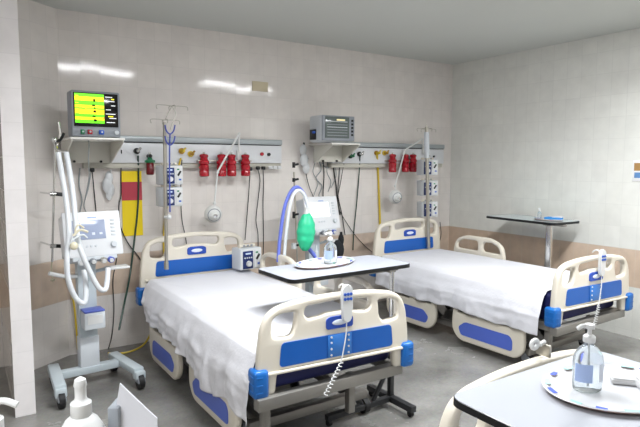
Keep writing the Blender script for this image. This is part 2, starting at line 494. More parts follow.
def side_rail(parent, sx, y0, L, up, flip):
    """a half-length guard rail, lowered (up=0) or raised"""
    zo = .070+up
    f = (lambda y: y0+L-y) if flip else (lambda y: y0+y)
    out = roundpoly([(.08, 0), (L-.07, 0), (L, .07), (L, .22), (L-.03, .34), (L-.16, .395), (.16, .395), (.03, .33), (0, .22), (0, .08)], [.06, .06, .06, .06, .06, .1, .1, .06, .06, .06])
    h1 = roundpoly([(.05, .245), (.27, .245), (.28, .30), (.26, .345), (.16, .35), (.075, .31)], .03)
    h2 = roundpoly([(.335, .245), (L-.05, .245), (L-.055, .31), (L-.13, .35), (.34, .35)], .03)
    fx = lambda P: [(f(y), z+zo) for y, z in P]
    r = plate('side_rail', fx(out), [fx(h1), fx(h2)], .042, .015, 'cream_plastic', parent, 'yz', sx*.485)
    pn = roundpoly([(.11, .055), (L-.10, .055), (L-.10, .14), (L-.13, .175), (.15, .175), (.08, .12)], .025)
    for s2 in (1, -1):
        MB().prism(fx(pn), 'violet_panel', .005, 'yz', sx*.485+s2*.0235-.0025).build('panel_insert', r)
    a = MB()
    for yy in (.22, L-.22):
        a.box((sx*.445, f(yy), (.30+zo+.33)/2 if not up else .42), (.05, .05, .22), 'grey_steel', bev=.005)
    a.build('hinge_arm', r)
    return r

def bed(label, loc, rz, rails, foot_rz=0, length=2.13, group='hospital beds', zhead=.112):
    t = thing('hospital_bed', label, 'bed', loc, rz, group)
    bed_board('footboard', t, 0, 0, -1, foot_rz)
    bed_board('headboard', t, length, zhead, -1, 0, hand=False)
    f = MB()                       # mattress deck frame
    f.box((-.02, -.004, .372), (.97, .06, .065), 'grey_steel', bev=.004)
    f.box((0, length-.03, .385), (.94, .05, .055), 'grey_steel', bev=.004)
    for sx in (-1, 1): f.box((sx*.42, length/2, .375), (.05, length, .06), 'grey_steel', bev=.004)
    for y in (.35, .75, 1.15, 1.55): f.box((0, y, .395), (.84, .05, .03), 'grey_steel', bev=.003)
    f.build('deck_frame', t)
    b = MB()                       # base frame near the floor
    for sx in (-1, 1): b.box((sx*.33, length/2+.02, .125), (.05, length-.5, .05), 'grey_steel', bev=.004)
    for y in (.27, length-.24): b.box((0, y, .125), (.84, .055, .055), 'grey_steel', bev=.004)
    b.build('base_frame', t)
    for y, dy in ((.38, .35), (length-.75, .35)):   # lifting arms
        q = MB()
        for sx in (-1, 1):
            q.tube([(sx*.26, y, .14), (sx*.26, y+dy, .36)], .02, 'grey_steel', smooth=False)
        q.box((0, y+dy, .345), (.6, .04, .04), 'grey_steel', bev=.004)
        q.cyl((-.05, y-.05, .17), (.05, y+dy-.1, .34), .03, 'black_plastic')
        q.build('lifting_arm', t)
    for sx in (-1, 1):
        b2 = MB().box((-.40 if sx < 0 else .17, .10, .245), (.045, .045, .24), 'grey_steel', bev=.003); b2.build('foot_strut', t)
    for sx in (-1, 1):
        for y in (.27, length-.24):
            c = MB(); c.cyl((sx*.40, y, .10), (sx*.40, y, .15), .016, 'chrome')
            c.prism(roundpoly([(y-.05, .06), (y+.03, .13), (y+.05, .13), (y+.04, .05), (y, .045)], .01), 'grey_plastic', .05, 'yz', sx*.40-.025)
            cc = c.build('caster', t)
            MB().cyl((sx*.40-.018, y-.012, .05), (sx*.40+.018, y-.012, .05), .05, 'rubber', n=24).build('wheel', cc)
    m = MB().box((0, length/2, .520), (.86, length-.066, .22), 'navy_vinyl', bev=.035, seg=4)
    m.build('mattress', t)
    for (sx, kind, up) in rails:
        if kind == 'foot': side_rail(t, sx, .24, .73, up, True)
        else: side_rail(t, sx, 1.17, .67, up, False)
    return t

def sheet(label, bedobj, hem, y0, y1, seed, right=.50, amp=.66, left=-.53, pull=.0):
    """bed sheet laid over the mattress, hanging in folds on the left side"""
    def hemz(y):
        for (a, za), (b_, zb) in zip(hem, hem[1:]):
            if a <= y <= b_: return za+(zb-za)*(y-a)/(b_-a)
        return hem[0][1] if y < hem[0][0] else hem[-1][1]
    bm = bmesh.new(); NY, NS, NT, NR = 190, 34, 60, 10
    rows = []
    for i in range(NY+1):
        y = y0+(y1-y0)*i/NY; row = []
        hz = hemz(y)+.012*noise.noise(Vector((y*7, seed, 0)))
        for j in range(NS):               # left drop from the hem up
            t = j/NS; z = hz+(.625-hz)*t; k = (1-t)
            fold = .5*math.sin(y*17+seed+1.2*math.sin(y*5))+.3*math.sin(y*31+seed*2+3*t)+.6*noise.noise(Vector((y*9, t*1.5, seed)))
            x = -.458+(left+.458)*min(1, k*1.8)**.8-.030*amp*(fold+.35*math.sin(y*43+4*t)+.5*noise.noise(Vector((y*22, t*4, seed))))*k**1.2-.010*noise.noise(Vector((y*4, t*6, seed+5)))*k
            x = min(x, -.516) if z < .475 else x
            row.append(Vector((x, y-pull*k*max(0, (y-y1+.45)/.45)**2+.02*k*noise.noise(Vector((y*3, t*2, seed+9))), z)))
        for j in range(NT+1):             # top
            t = j/NT; x = -.452+.896*t
            e = min(1, min(t, 1-t)/.045); rnd = .026*(1-math.sqrt(max(0, 1-(1-e)**2)))
            w = .006*noise.noise(Vector((x*3.0, y*2.2, seed)))+.0035*noise.noise(Vector((x*9, y*5, seed+2)))
            cr = noise.noise(Vector((x*2.4+y*1.1, y*1.2-x*.7, seed+11))); w += .009*amp*math.exp(-(cr/.07)**2)
            row.append(Vector((x, y, .648+w-rnd)))
        for j in range(1, NR+1):
            t = j/NR; row.append(Vector((.445+.004*t+.3*.006*noise.noise(Vector((y*8, t, seed+3))), y, .625-(.625-right)*t)))
        rows.append([bm.verts.new(v) for v in row])
    for a, b_ in zip(rows, rows[1:]):
        for k in range(len(a)-1): bm.faces.new((a[k], a[k+1], b_[k+1], b_[k])).smooth = True
    bmesh.ops.recalc_face_normals(bm, faces=bm.faces[:])
    me = bpy.data.meshes.new('bed_sheet'); bm.to_mesh(me); bm.free(); me.materials.append(M['sheet'])
    o = bpy.data.objects.new('bed_sheet', me); COL.objects.link(o)
    o.location = bedobj.location; o.rotation_euler = bedobj.rotation_euler
    md = o.modifiers.new('thick', 'SOLIDIFY'); md.thickness = .003; md.offset = 1
    return tag(o, label, 'bed sheet', 'white bed sheets')

BED1 = bed('cream and blue hospital bed nearest the ventilator cart, footboard facing the middle of the room', (1.718, 2.445, 0), .4,
           [(-1, 'foot', 0), (-1, 'head', 0), (1, 'foot', .385), (1, 'head', .385)], foot_rz=-4.3)
BED2 = bed('cream and blue hospital bed in the corner by the right wall', (4.105, 2.375, 0), 1.2,
           [(-1, 'foot', 0), (-1, 'head', 0), (1, 'head', .37)], foot_rz=-3.2, length=2.07, zhead=.12)
BED3 = bed('hospital bed in the right foreground, only its arched cream end board in view', (1.72, 1.2, 0), 180,
           [(-1, 'foot', 0), (1, 'foot', 0), (-1, 'head', 0), (1, 'head', 0)])
sheet('white sheet on the bed beside the ventilator cart, hanging low in folds on its left', BED1,
      [(.05, .245), (.14, .25), (.30, .30), (.5, .24), (.62, .24), (.80, .30), (1.0, .33), (1.4, .37), (1.75, .37), (2.0, .40)], .055, 2.02, 3.1, pull=.16)
sheet('white sheet on the bed by the right wall, with an even hem', BED2,
      [(.05, .32), (.5, .32), (.9, .35), (1.3, .33), (1.7, .35), (2.05, .38)], .105, 1.98, 8.4, amp=.38)
sheet('white sheet on the foreground bed under the overbed table', BED3, [(.05, .5), (2.0, .5)], .06, 2.02, 5.5, amp=.2, left=-.48)

# handsets hooked on the footboards
def handset(label, bx, swing, foot_rz):
    px = bx.location
    th = bx.rotation_euler.z+R(foot_rz)
    loc = Vector((px.x, px.y, 0)) + Matrix.Rotation(th, 3, 'Z') @ Vector((.03, -.054, .715))
    t = thing('bed_handset', label, 'remote control', loc, math.degrees(th), 'bed control handsets')
    b = MB(); b.prism(roundpoly([(-.024, .02), (.024, .02), (.032, .10), (.034, .19), (.022, .228), (-.022, .228), (-.034, .19), (-.032, .10)], .02), 'white_plastic', .024, 'xz', -.012)
    bmesh.ops.bevel(b.bm, geom=[e for e in b.bm.edges if abs(e.verts[0].co.y-e.verts[1].co.y) < 1e-5], offset=.004, segments=2, affect='EDGES')
    for f in b.bm.faces: f.smooth = True
    b.build('body', t)
    q = MB()
    for r_ in range(2):
        for c in range(3): q.cyl((-.019+c*.019, -.008, .150+r_*.026), (-.019+c*.019, -.016, .150+r_*.026), .0085, 'blue_button', n=12)
    q.build('buttons', t)
    h = MB().tube([(0, .008, .17), (0, .03, .213), (0, .06, .214), (0, .083, .195)], .006, 'white_plastic'); h.build('hook', t)
    c = MB(); pts = [(0, 0, .03), (-.01, -.01, -.05), (-.03, -.012, -.15), (-.045, -.014, -.20)]
    c.tube(pts, .0035, 'white_plastic', n=6)
    co = []; n = 9*10
    for i in range(n+1):
        f = i/n; a = i*2*PI/10
        co.append((-.045-swing*f+.011*math.cos(a), -.020+.011*math.sin(a), -.20-.16*f))
    c.tube(co, .003, 'white_plastic', n=5, sub=1)
    c.build('coiled_cord', t)
handset('white handset with blue keys hooked on the footboard of the nearer bed', BED1, .10, -4.3)
handset('white handset with blue keys hooked on the footboard of the bed by the right wall', BED2, .05, -3.2)

# ------------------------------------------------------------------ overbed tables
def overbed(label, c, rz, top, size, post, tone, pr=.016):
    t = thing('overbed_table', label, 'table', (c[0], c[1], 0), rz, 'overbed tables')
    w, d = size
    poly = roundpoly([(-w/2, -d/2), (w/2, -d/2), (w/2, d/2), (-w/2, d/2)], .055, 7)
    o = MB().prism(poly, tone, .020, 'xy', top-.021)
    o.build('tabletop', t)
    poly2 = roundpoly([(-w/2-.0025, -d/2-.0025), (w/2+.0025, -d/2-.0025), (w/2+.0025, d/2+.0025), (-w/2-.0025, d/2+.0025)], .057, 7)
    n = len(poly2); e = MB(); bm = e.bm
    inn = roundpoly([(-w/2+.0005, -d/2+.0005), (w/2-.0005, -d/2+.0005), (w/2-.0005, d/2-.0005), (-w/2+.0005, d/2-.0005)], .0545, 7)
    def ring(P, z): return [bm.verts.new((x, y, z)) for x, y in P]
    a, b_, c_, d_ = ring(poly2, top-.003), ring(poly2, top-.025), ring(inn, top-.025), ring(inn, top-.0008)
    a2 = ring(poly2, top-.0025)
    fs = []
    for P, Q in ((a2, b_), (b_, c_), (c_, d_), (d_, a2)):
        for k in range(n): fs.append(bm.faces.new((P[k], P[(k+1) % n], Q[(k+1) % n], Q[k])))
    for v in a: bm.verts.remove(v)
    e._paint(fs, 'black_edge'); e.build('edge_band', t)
    px, py_ = post
    s = MB(); s.box((px*.5, py_*.75, top-.035), (w*.5 if w > d else .05, .04 if w > d else d*.5, .018), 'grey_steel', bev=.004)
    s.box((px, py_*.9, top-.035), (.05, .06, .018), 'grey_steel', bev=.004); s.build('support_arm', t)
    MB().cyl((px, py_, .45), (px, py_, top-.04), pr, 'chrome').build('upper_pole', t)
    l = MB(); l.box((px, py_, .26), (.034, .034, .42), 'dark_steel', bev=.004); l.build('lower_post', t)
    b = MB(); b.box((px, py_, .055), (.045, .44, .04), 'dark_steel', bev=.004)
    b.box((px-.26, py_, .055), (.52, .04, .036), 'dark_steel', bev=.004)
    b.tube([(px, py_, .30), (px-.15, py_, .07)], .015, 'dark_steel', smooth=False)
    b.build('base', t)
    for dx, dy in ((0, -.19), (0, .19), (-.50, 0)):
        k = MB(); k.cyl((px+dx-.012, py_+dy, .02), (px+dx+.012, py_+dy, .02), .02, 'rubber'); k.build('caster', t)
    return t
T1 = overbed('white overbed table with a black edge standing across the nearer bed', (2.02, 2.885), 1.5, .94, (.94, .43), (.30, -.205), 'laminate')
T3 = overbed('white overbed table with a black edge in the right foreground', (1.60, .925), 0, .90, (.78, .42), (.31, 0), 'laminate')
T2 = overbed('dark-edged overbed table standing beyond the bed by the right wall', (4.86, 3.49), -3, 1.05, (.42, .84), (-.10, -.30), 'teal_top', .034)

# ------------------------------------------------------------------ small things on the tables
def tray(label, c, z, rx, ry, rz, rim='tray_rim'):
    o = MB(); o.lathe([(.86, 0), (.90, .001), (1.0, .014), (.985, .0165), (.90, .006), (.0001, .005)], 'tray_paper', n=48, sx=rx, sy=ry)
    for f in o.bm.faces:
        if f.calc_center_median().z < .010 and len(f.verts) == 4 and f.verts[0].co.length > rx*.2:
            pass
    o.mi(rim)
    rnd = random.Random(label)
    for k in range(15):
        a = 2*PI*k/15+rnd.uniform(-.1, .1); m_ = 'print_blue' if k % 2 else 'print_teal'
        rr = .935; x, y = rx*rr*math.cos(a), ry*rr*math.sin(a)
        zz = .0145
        o.box((x, y, zz-.002), (.030+rnd.random()*.018, .022, .002), m_, rot=Matrix.Rotation(a+PI/2, 3, 'Z'), bev=.001)
    for f in o.bm.faces:
        if f.normal.z < -.2 and len(f.verts) == 4: f.material_index = o.mi(rim)
    return one(o, 'paper_tray', (c[0], c[1], z+.0005), label, 'tray', 'oval paper trays', rz=rz, world=False)
def gel_bottle(label, c, z, s=1, rz=0, label_on=True):
    t = thing('sanitizer_bottle', label, 'bottle', (c[0], c[1], z), rz, 'pump bottles on the trays')
    b = MB(); b.lathe([(.034*s, 0), (.039*s, .004*s), (.041*s, .02*s), (.041*s, .085*s), (.038*s, .10*s), (.026*s, .118*s), (.0135*s, .128*s), (.0135*s, .135*s)], 'gel', n=28, sy=.78); b.build('body', t)
    h = MB(); h.lathe([(.015*s, .134*s), (.016*s, .136*s), (.016*s, .15*s), (.012*s, .154*s), (.006*s, .156*s), (.006*s, .170*s), (.013*s, .172*s), (.013*s, .184*s), (.004*s, .187*s)], 'white_plastic', n=20)
    h.tube([(0, 0, .178*s), (-.022*s, 0, .180*s), (-.036*s, 0, .172*s)], .006*s, 'white_plastic'); h.build('pump', t)
    d = MB().cyl((0, 0, .012*s), (0, 0, .134*s), .0025*s, 'white_plastic', n=6); d.build('dip_tube', t)
    if label_on:
        l = MB(); n = 10
        for a0, a1, m_ in ((PI*1.05, PI*1.45, 'label_blue'), (PI*1.6, PI*1.95, 'label_pale')):
            V = []
            for k in range(n+1):
                a = a0+(a1-a0)*k/n; x, y = .0416*s*math.cos(a), .0416*.78*s*math.sin(a)
                V.append((l.bm.verts.new((x, y, .03*s)), l.bm.verts.new((x, y, .08*s))))
            l._paint([l.bm.faces.new((V[k][0], V[k+1][0], V[k+1][1], V[k][1])) for k in range(n)], m_)
        l.build('printed_label', t, recalc=False)
    return t
tray('oval paper tray with blue print on the table across the nearer bed', (1.99, 2.97), .9406, .25, .14, 14)
gel_bottle('clear pump bottle on the tray over the nearer bed, with a white pump', (2.01, 2.94), .9470, 1.12, 0)
tray('large oval paper tray with blue print on the foreground table', (1.685, .875), .9006, .245, .185, -14)
gel_bottle('large clear gel bottle on the foreground table, with a white pump and blue label', (1.592, .922), .9070, 1.12, -25)
g = MB(); g.box((0, 0, .008), (.075, .04, .014), 'gauze', bev=.004); g.box((.002, .001, .017), (.070, .036, .006), 'gauze', bev=.002)
one(g, 'gauze_pack', (1.735, .885, .9075), 'flat folded white gauze pack on the foreground tray beside the gel bottle', 'gauze', 'gauze packs', rz=-50, world=False)
g = MB(); g.box((0, 0, .012), (.05, .045, .022), 'gauze', bev=.006); g.box((0, .002, .026), (.042, .04, .008), 'gauze', bev=.003)
one(g, 'gauze_pack', (1.752, .828, .9075), 'stacked white gauze pack at the right edge of the foreground tray', 'gauze', 'gauze packs', rz=-40, world=False)
# the far table
tray('small paper tray on the dark-edged table by the right wall', (4.83, 3.27), 1.0506, .11, .15, 0)
gel_bottle('small clear bottle on the table by the right wall', (4.80, 3.35), 1.0575, .58, 0, False)
g = MB(); g.box((0, 0, .013), (.10, .15, .022), 'blue_wrap', bev=.006); g.box((.01, -.03, .029), (.07, .09, .012), 'gauze', bev=.005, rot=Matrix.Rotation(.3, 3, 'Z'))
one(g, 'wrapped_pack', (4.84, 3.22, 1.0575), 'blue wrapped pack with white gauze on the table by the right wall', 'medical pack', rz=12, world=False)

# ------------------------------------------------------------------ headwall panels
def headwall(label, x0, x1, z1=1.83):
    t = thing('bedhead_service_unit', label, 'wall panel', ((x0+x1)/2, YB, 1.60), 0, 'wall service panels')
    w = x1-x0; y = -.045
    MB().box((0, y, .085), (w, .088, .17), 'panel_white', bev=.006).build('face', t)
    MB().box((0, y-.005, z1-1.6-.027), (w+.01, .096, .05), 'rail_grey', bev=.01).build('top_cover', t)
    MB().box((0, y+.005, .178), (w, .085, .010), 'black_plastic').build('gap_strip', t)
    MB().box((0, y+.01, -.022), (w, .065, .045), 'beige_metal', bev=.004).build('socket_rail', t)
    return t
GP1 = headwall('white service panel on the back wall behind the nearer bed', .86, 2.69)
GP2 = headwall('white service panel on the back wall behind the corner bed', 3.30, 4.94)
YF = YB-.090       # panel front face

def suction_jar(u, v, label, first=[None]):
    p = py(u, v, YF-.062)
    if first[0] is None:
        t = thing('suction_regulator', label, 'suction regulator', p, 0, 'red suction regulators')
        b = MB(); b.lathe([(.030, -.085), (.036, -.08), (.036, -.045), (.033, -.04), (.036, -.035), (.036, -.002), (.033, 0), (.030, .004)], 'red', n=20); b.build('jar', t)
        c = MB(); c.lathe([(.032, .004), (.038, .008), (.038, .028), (.030, .036), (.026, .052), (.032, .06), (.032, .075), (.02, .082)], 'red', n=20)
        c.build('cap', t, label='glossy red cap')
        MB().cyl((0, .0, .045), (0, .046, .045), .012, 'chrome').build('wall_adapter', t)
        k = MB(); k.cyl((0, 0, .08), (0, 0, .095), .008, 'chrome'); k.cyl((.036, 0, .02), (.052, 0, .02), .006, 'pale_grey'); k.build('outlet', t)
        for c_ in t.children: c_.data.transform(Matrix.Scale(1.22, 4))
        first[0] = t; return t
    t = dup(first[0]); t.location = p; t['label'] = label; return t
suction_jar(204, 165, 'leftmost red suction regulator right of the pump stand on the nearer panel')
suction_jar(221.5, 165, 'second red suction regulator from the left on the nearer panel, beside the lamp arm elbow')
suction_jar(231.5, 165, 'third red suction regulator on the nearer panel, just left of the lamp mount')
suction_jar(245.5, 165, 'rightmost red suction regulator on the nearer panel, beside the black plugs')
suction_jar(392.5, 163, 'leftmost red suction regulator on the farther panel, beside the yellow hose')
suction_jar(405.5, 163, 'middle red suction regulator on the farther panel, behind the lamp arm')
suction_jar(413, 163, 'rightmost red suction regulator on the farther panel, beside the pump stand')

p = py(150, 166, YF-.05)
t = thing('humidifier_jar', 'dark red jar with a green cap on the nearer panel above the yellow notice', 'humidifier', p, 0)
MB().lathe([(.026, -.075), (.032, -.07), (.032, .02), (.028, .026)], 'dark_red', n=20).build('jar', t)
c = MB(); c.lathe([(.03, .026), (.036, .03), (.036, .05), (.022, .056), (.016, .075), (.01, .078)], 'green', n=12); c.cyl((-.042, 0, .04), (.042, 0, .04), .010, 'green'); c.build('cap', t)
q = MB(); q.cyl((0, 0, .075), (0, 0, .115), .010, 'chrome'); q.cyl((0, .048, .085), (0, -.02, .085), .016, 'black_plastic'); q.build('valve', t)
MB().box((0, .02, -.03), (.05, .004, .05), 'pale_grey').build('back_tag', t)

def outlet(u, v, kind, label):
    p = py(u, v, YF-.02)
    t = thing('gas_outlet', label, 'gas outlet', p, 0, 'gas outlets')
    col, ring = {'chrome': ('chrome', 'black_plastic'), 'brass': ('brass', 'yellow_hose'), 'green': ('green', 'black_plastic'), 'yellow': ('yellow_hose', 'brass')}[kind]
    MB().cyl((0, .018, 0), (0, .0, 0), .026, ring, n=20).build('base_ring', t)
    q = MB(); q.cyl((0, 0, 0), (0, -.045, 0), .015, col, r2=.012); q.cyl((0, -.03, 0), (.022, -.038, .028), .009, col); q.ball((0, -.045, 0), .014, col); q.build('fitting', t)
    return t
outlet(137, 151, 'chrome', 'chrome gas fitting on the nearer panel directly above the yellow notice')
outlet(182, 151, 'yellow', 'yellow gas fitting on the nearer panel just right of the pump stand')
outlet(191, 154, 'brass', 'plain round brass outlet on the nearer panel, left of the red regulators')
outlet(351, 156, 'green', 'green fitting on the farther panel beside the monitor shelf')
outlet(360, 154, 'chrome', 'chrome fitting on the farther panel with a dark green hose')
outlet(377, 153, 'yellow', 'yellow fitting on the farther panel with the yellow hose')
outlet(385, 153, 'brass', 'brass outlet on the farther panel beside the red regulators')
def knob(u, v, m, label, r=.014):
    p = py(u, v, YF-.008); k = MB(); k.cyl((0, .008, 0), (0, -.006, 0), r, m, n=20); k.cyl((0, -.006, 0), (0, -.010, 0), r*.6, m, n=16)
    one(k, 'panel_button', p, label, 'button', 'panel buttons', world=False)
knob(262, 154, 'red', 'red button at the right end of the nearer panel', .018)
knob(269, 154.5, 'black_plastic', 'black button at the right end of the nearer panel', .016)
knob(429, 156, 'black_plastic', 'left of the two black buttons at the end of the farther panel', .012)
knob(434, 156.5, 'black_plastic', 'right of the two black buttons at the end of the farther panel', .012)
# accessory rail under the regulators
for (u0, u1, lb) in ((198, 251, 'thin steel accessory rail across the nearer panel'), (386, 420, 'thin steel accessory rail across the farther panel')):
    a = py(u0, 161, YF-.02); b = py(u1, 161, YF-.02); b.z = a.z = (a.z+b.z)/2
    q = MB(); q.box((a+b)/2, ((b-a).length, .008, .018), 'brushed', bev=.002)
    for pt in (a, b): q.cyl(pt, pt+Vector((0, .019, 0)), .008, 'brushed')
    one(q, 'accessory_rail', (a+b)/2, lb, 'rail', 'accessory rails')
q = MB(); a = py(275, 167.5, YF-.006)
for k in range(3): q.box(a+Vector((-.05+k*.05, 0, 0)), (.042, .014, .032), 'white_plastic', bev=.003)
one(q, 'socket_block', a, 'white triple socket block at the right end of the nearer panel', 'socket')

# ------------------------------------------------------------------ examination lamps
def exam_lamp(label, mount, pts, dome_r=.078):
    t = thing('exam_lamp', label, 'lamp', mount, 0, 'wall examination lamps')
    m = MB(); m.box(mount+Vector((0, .0, 0)), (.045, .03, .09), 'lamp_white', bev=.006); m.cyl(mount, pts[0], .008, 'lamp_white'); m.build('wall_mount', t, world=True)
    MB().tube(pts[:2], .009, 'lamp_white', smooth=False).build('upper_arm', t, world=True)
    a = MB().tube(pts[1:3], .008, 'lamp_white', smooth=False).build('lower_arm', t, world=True)
    j = MB()
    for p_ in pts[:3]: j.ball(p_, .016, 'lamp_white')
    j.build('joints', t, world=True)
    c = pts[3]; ax = (Vector((-.15, -.9, -.1))).normalized(); q = ax.to_track_quat('Z', 'Y').to_matrix()
    d = MB(); r = dome_r
    d.lathe([(r, -.010), (r*1.03, 0), (r*.98, .02), (r*.75, .045), (r*.45, .06), (r*.42, .075), (r*.2, .08)], 'lamp_white', c=c, rot=q, n=28)
    d.lathe([(r*.22, .08), (r*.24, .10), (r*.1, .102)], 'chrome', c=c, rot=q, n=16)
    d.tube([c+q @ Vector((r*.72*math.cos(2*PI*k/24), r*.72*math.sin(2*PI*k/24), .049)) for k in range(25)], .0035, 'grey_plastic', n=6, sub=2)
    d.tube([pts[2], c+ax*.04], .008, 'lamp_white', smooth=False)
    d.build('lamp_head', t, world=True)
exam_lamp('white jointed lamp on the nearer panel, head hanging above the bed', py(239, 155, YF-.017),
          [py(239, 134, 4.70), py(217.5, 172, 4.66), py(214.5, 203, 4.68), py(213, 214, 4.70)])
exam_lamp('white jointed lamp on the farther panel, head hanging above the corner bed', py(424, 150, YF-.017),
          [py(422, 139, 4.70), py(405, 150, 4.66), py(395, 186, 4.68), py(395, 197, 4.70)])

# ------------------------------------------------------------------ monitor shelves
def shelf(label, x0, x1, z, yf):
    t = thing('monitor_shelf', label, 'shelf', ((x0+x1)/2, YB, z), 0, 'wall monitor shelves')
    w = x1-x0; d = YB-yf
    MB().box((0, -d/2-.0, -.008), (w, d, .016), 'shelf_edge', bev=.004).build('board', t)
    for sx in (-1, 1):
        MB().prism([(-.10, -.014), (-d+.01, -.014), (-d+.01, -.03), (-.14, -.19), (-.10, -.19)], 'shelf_paint', .008, 'yz', sx*(w/2-.012)-.004).build('gusset', t)
    MB().box((0, -.14, -.10), (w-.03, .008, .17), 'shelf_paint').build('back_plate', t)
    b = MB()
    for sx in (-1, 1): b.cyl((sx*(w/2-.09), -.14, -.175), (sx*(w/2-.09), -.16, -.175), .010, 'black_plastic')
    b.build('bolts', t)
shelf('cream bracket shelf carrying the bright patient monitor', .685, 1.066, 1.785, 4.30)
shelf('cream bracket shelf carrying the grey monitor beside the farther panel', 3.05, 3.40, 1.80, 4.44)

# patient monitor with the colour screen
t = thing('patient_monitor', 'grey patient monitor showing a bright green and yellow screen on the left shelf', 'monitor', (.876, 4.43, 1.786), 0, 'patient monitors')
MB().box((0, 0, .172), (.345, .16, .335), 'grey_plastic', bev=.014, seg=3).build('housing', t)
s = MB(); y = -.082
s.box((0, y, .202), (.31, .006, .245), 'screen_black', bev=.002)
W0, W1 = -.147, .055
zt = .317; hs_ = [('screen_green', .022), ('screen_yellow', .030), ('screen_green', .030), ('screen_yellow', .020), ('screen_green', .010), ('screen_yellow', .035), ('screen_green', .022), ('screen_yellow', .020), ('screen_green', .024)]
for mm_, h in hs_:
    s.box(((W0+W1)/2, y-.004, zt-h/2), (W1-W0, .002, h-.0005), mm_); zt -= h
for i in range(8):
    s.box((W0+.0+.015, y-.0055, .30-i*.026), (.022, .001, .006), 'screen_green' if i % 2 else 'screen_yellow')
for x_, z_, w_, h_ in ((-.013, .27, .014, .02), (-.018, .235, .02, .012), (-.012, .19, .018, .016), (-.018, .155, .022, .010), (-.010, .125, .02, .016), (-.012, .215, .012, .010)):
    s.box((x_, y-.0058, z_), (w_, .001, h_), 'screen_black')
for i, (x_, w_) in enumerate(((.09, .05), (.10, .06), (.12, .03), (.085, .035), (.10, .07), (.115, .05), (.10, .06))):
    s.box((x_, y-.0055, .30-i*.031), (w_, .001, .005), 'screen_white')
s.box((.143-.025, y-.0055, .285), (.02, .001, .008), 'screen_yellow'); s.box((.10, y-.0055, .158), (.035, .001, .008), 'screen_yellow')
s.box((-.05, y-.0058, .207), (.06, .001, .003), 'screen_red'); s.box((.05, y-.0058, .145), (.012, .001, .008), 'screen_red')
s.build('screen', t)
MB().box((0, -.081, .038), (.335, .006, .062), 'grey_plastic', bev=.002).build('control_strip', t)
for x_, m_, w_ in ((-.10, 'green', .026), (-.05, 'red', .034), (.03, 'blue_button', .036)):
    q = MB(); q.box((x_, -.092, .04), (w_, .02, .034), m_, bev=.005); q.cyl((x_, -.10, .04), (x_, -.112, .04), .006, 'pale_grey'); q.build('connector', t)
MB().cyl((.14, -.083, .04), (.14, -.096, .04), .016, 'pale_grey').build('dial', t)
# grey monitor
t = thing('patient_monitor', 'rounded grey monitor with a dark blank screen on the right shelf', 'monitor', (3.14, 4.58, 1.801), 0, 'patient monitors')
MB().box((0, 0, .135), (.40, .22, .262), 'pale_grey', bev=.03, seg=4).build('housing', t)
MB().box((0, -.118, .14), (.385, .02, .245), 'grey_plastic', bev=.008).build('front_bezel', t)
s = MB(); s.box((-.02, -.13, .148), (.285, .006, .205), 'glass_dark', bev=.002)
for z_, m_ in ((.222, 'monitor_glow'), (.205, 'pale_grey'), (.175, 'grey_plastic'), (.15, 'pale_grey'), (.125, 'grey_plastic'), (.098, 'grey_plastic'), (.07, 'grey_plastic')):
    s.box((-.02 if m_ != 'monitor_glow' else .02, -.1335, z_), (.24 if m_ != 'monitor_glow' else .10, .001, .006 if m_ != 'monitor_glow' else .016), m_)
s.build('screen', t)
q = MB()
for k in range(5): q.box((.162, -.13, .08+k*.035), (.022, .008, .02), 'black_plastic', bev=.002)
q.build('keys', t)
q = MB(); q.box((-.205, .02, .08), (.018, .10, .10), 'black_plastic', bev=.004); q.cyl((-.21, -.02, .10), (-.235, -.02, .10), .012, 'blue_button'); q.build('side_connectors', t)

# ------------------------------------------------------------------ notices, plates
p0, p1 = py(120.5, 171, YB), py(141.5, 236, YB)
q = MB(); cx_, w_ = (1.166+1.337)/2, .171
q.box((cx_, YB-.006, (1.53+.968)/2), (w_, .004, .562), 'yellow'); q.box((cx_, YB-.0085, 1.357), (w_, .002, .16), 'poster_red')
one(q, 'hanging_notice', (cx_, YB-.006, .968), 'tall yellow notice with a red band hanging below the nearer panel', 'notice')
q = MB().box((2.50, YB-.007, 2.343), (.172, .014, .092), 'wall_plate', bev=.004)
one(q, 'cover_plate', (2.50, YB-.008, 2.30), 'small beige cover plate high on the back wall', 'wall plate')
q = MB(); q.box((XR-.004, 2.55, 1.54), (.006, .20, .19), 'picture_card', bev=.001); q.box((XR-.0075, 2.55, 1.575), (.002, .17, .07), 'picture_brown'); q.box((XR-.0075, 2.56, 1.50), (.002, .14, .05), 'picture_blue')
one(q, 'picture_card', (XR-.004, 2.55, 1.445), 'small printed picture card on the right wall at the edge of view', 'picture')

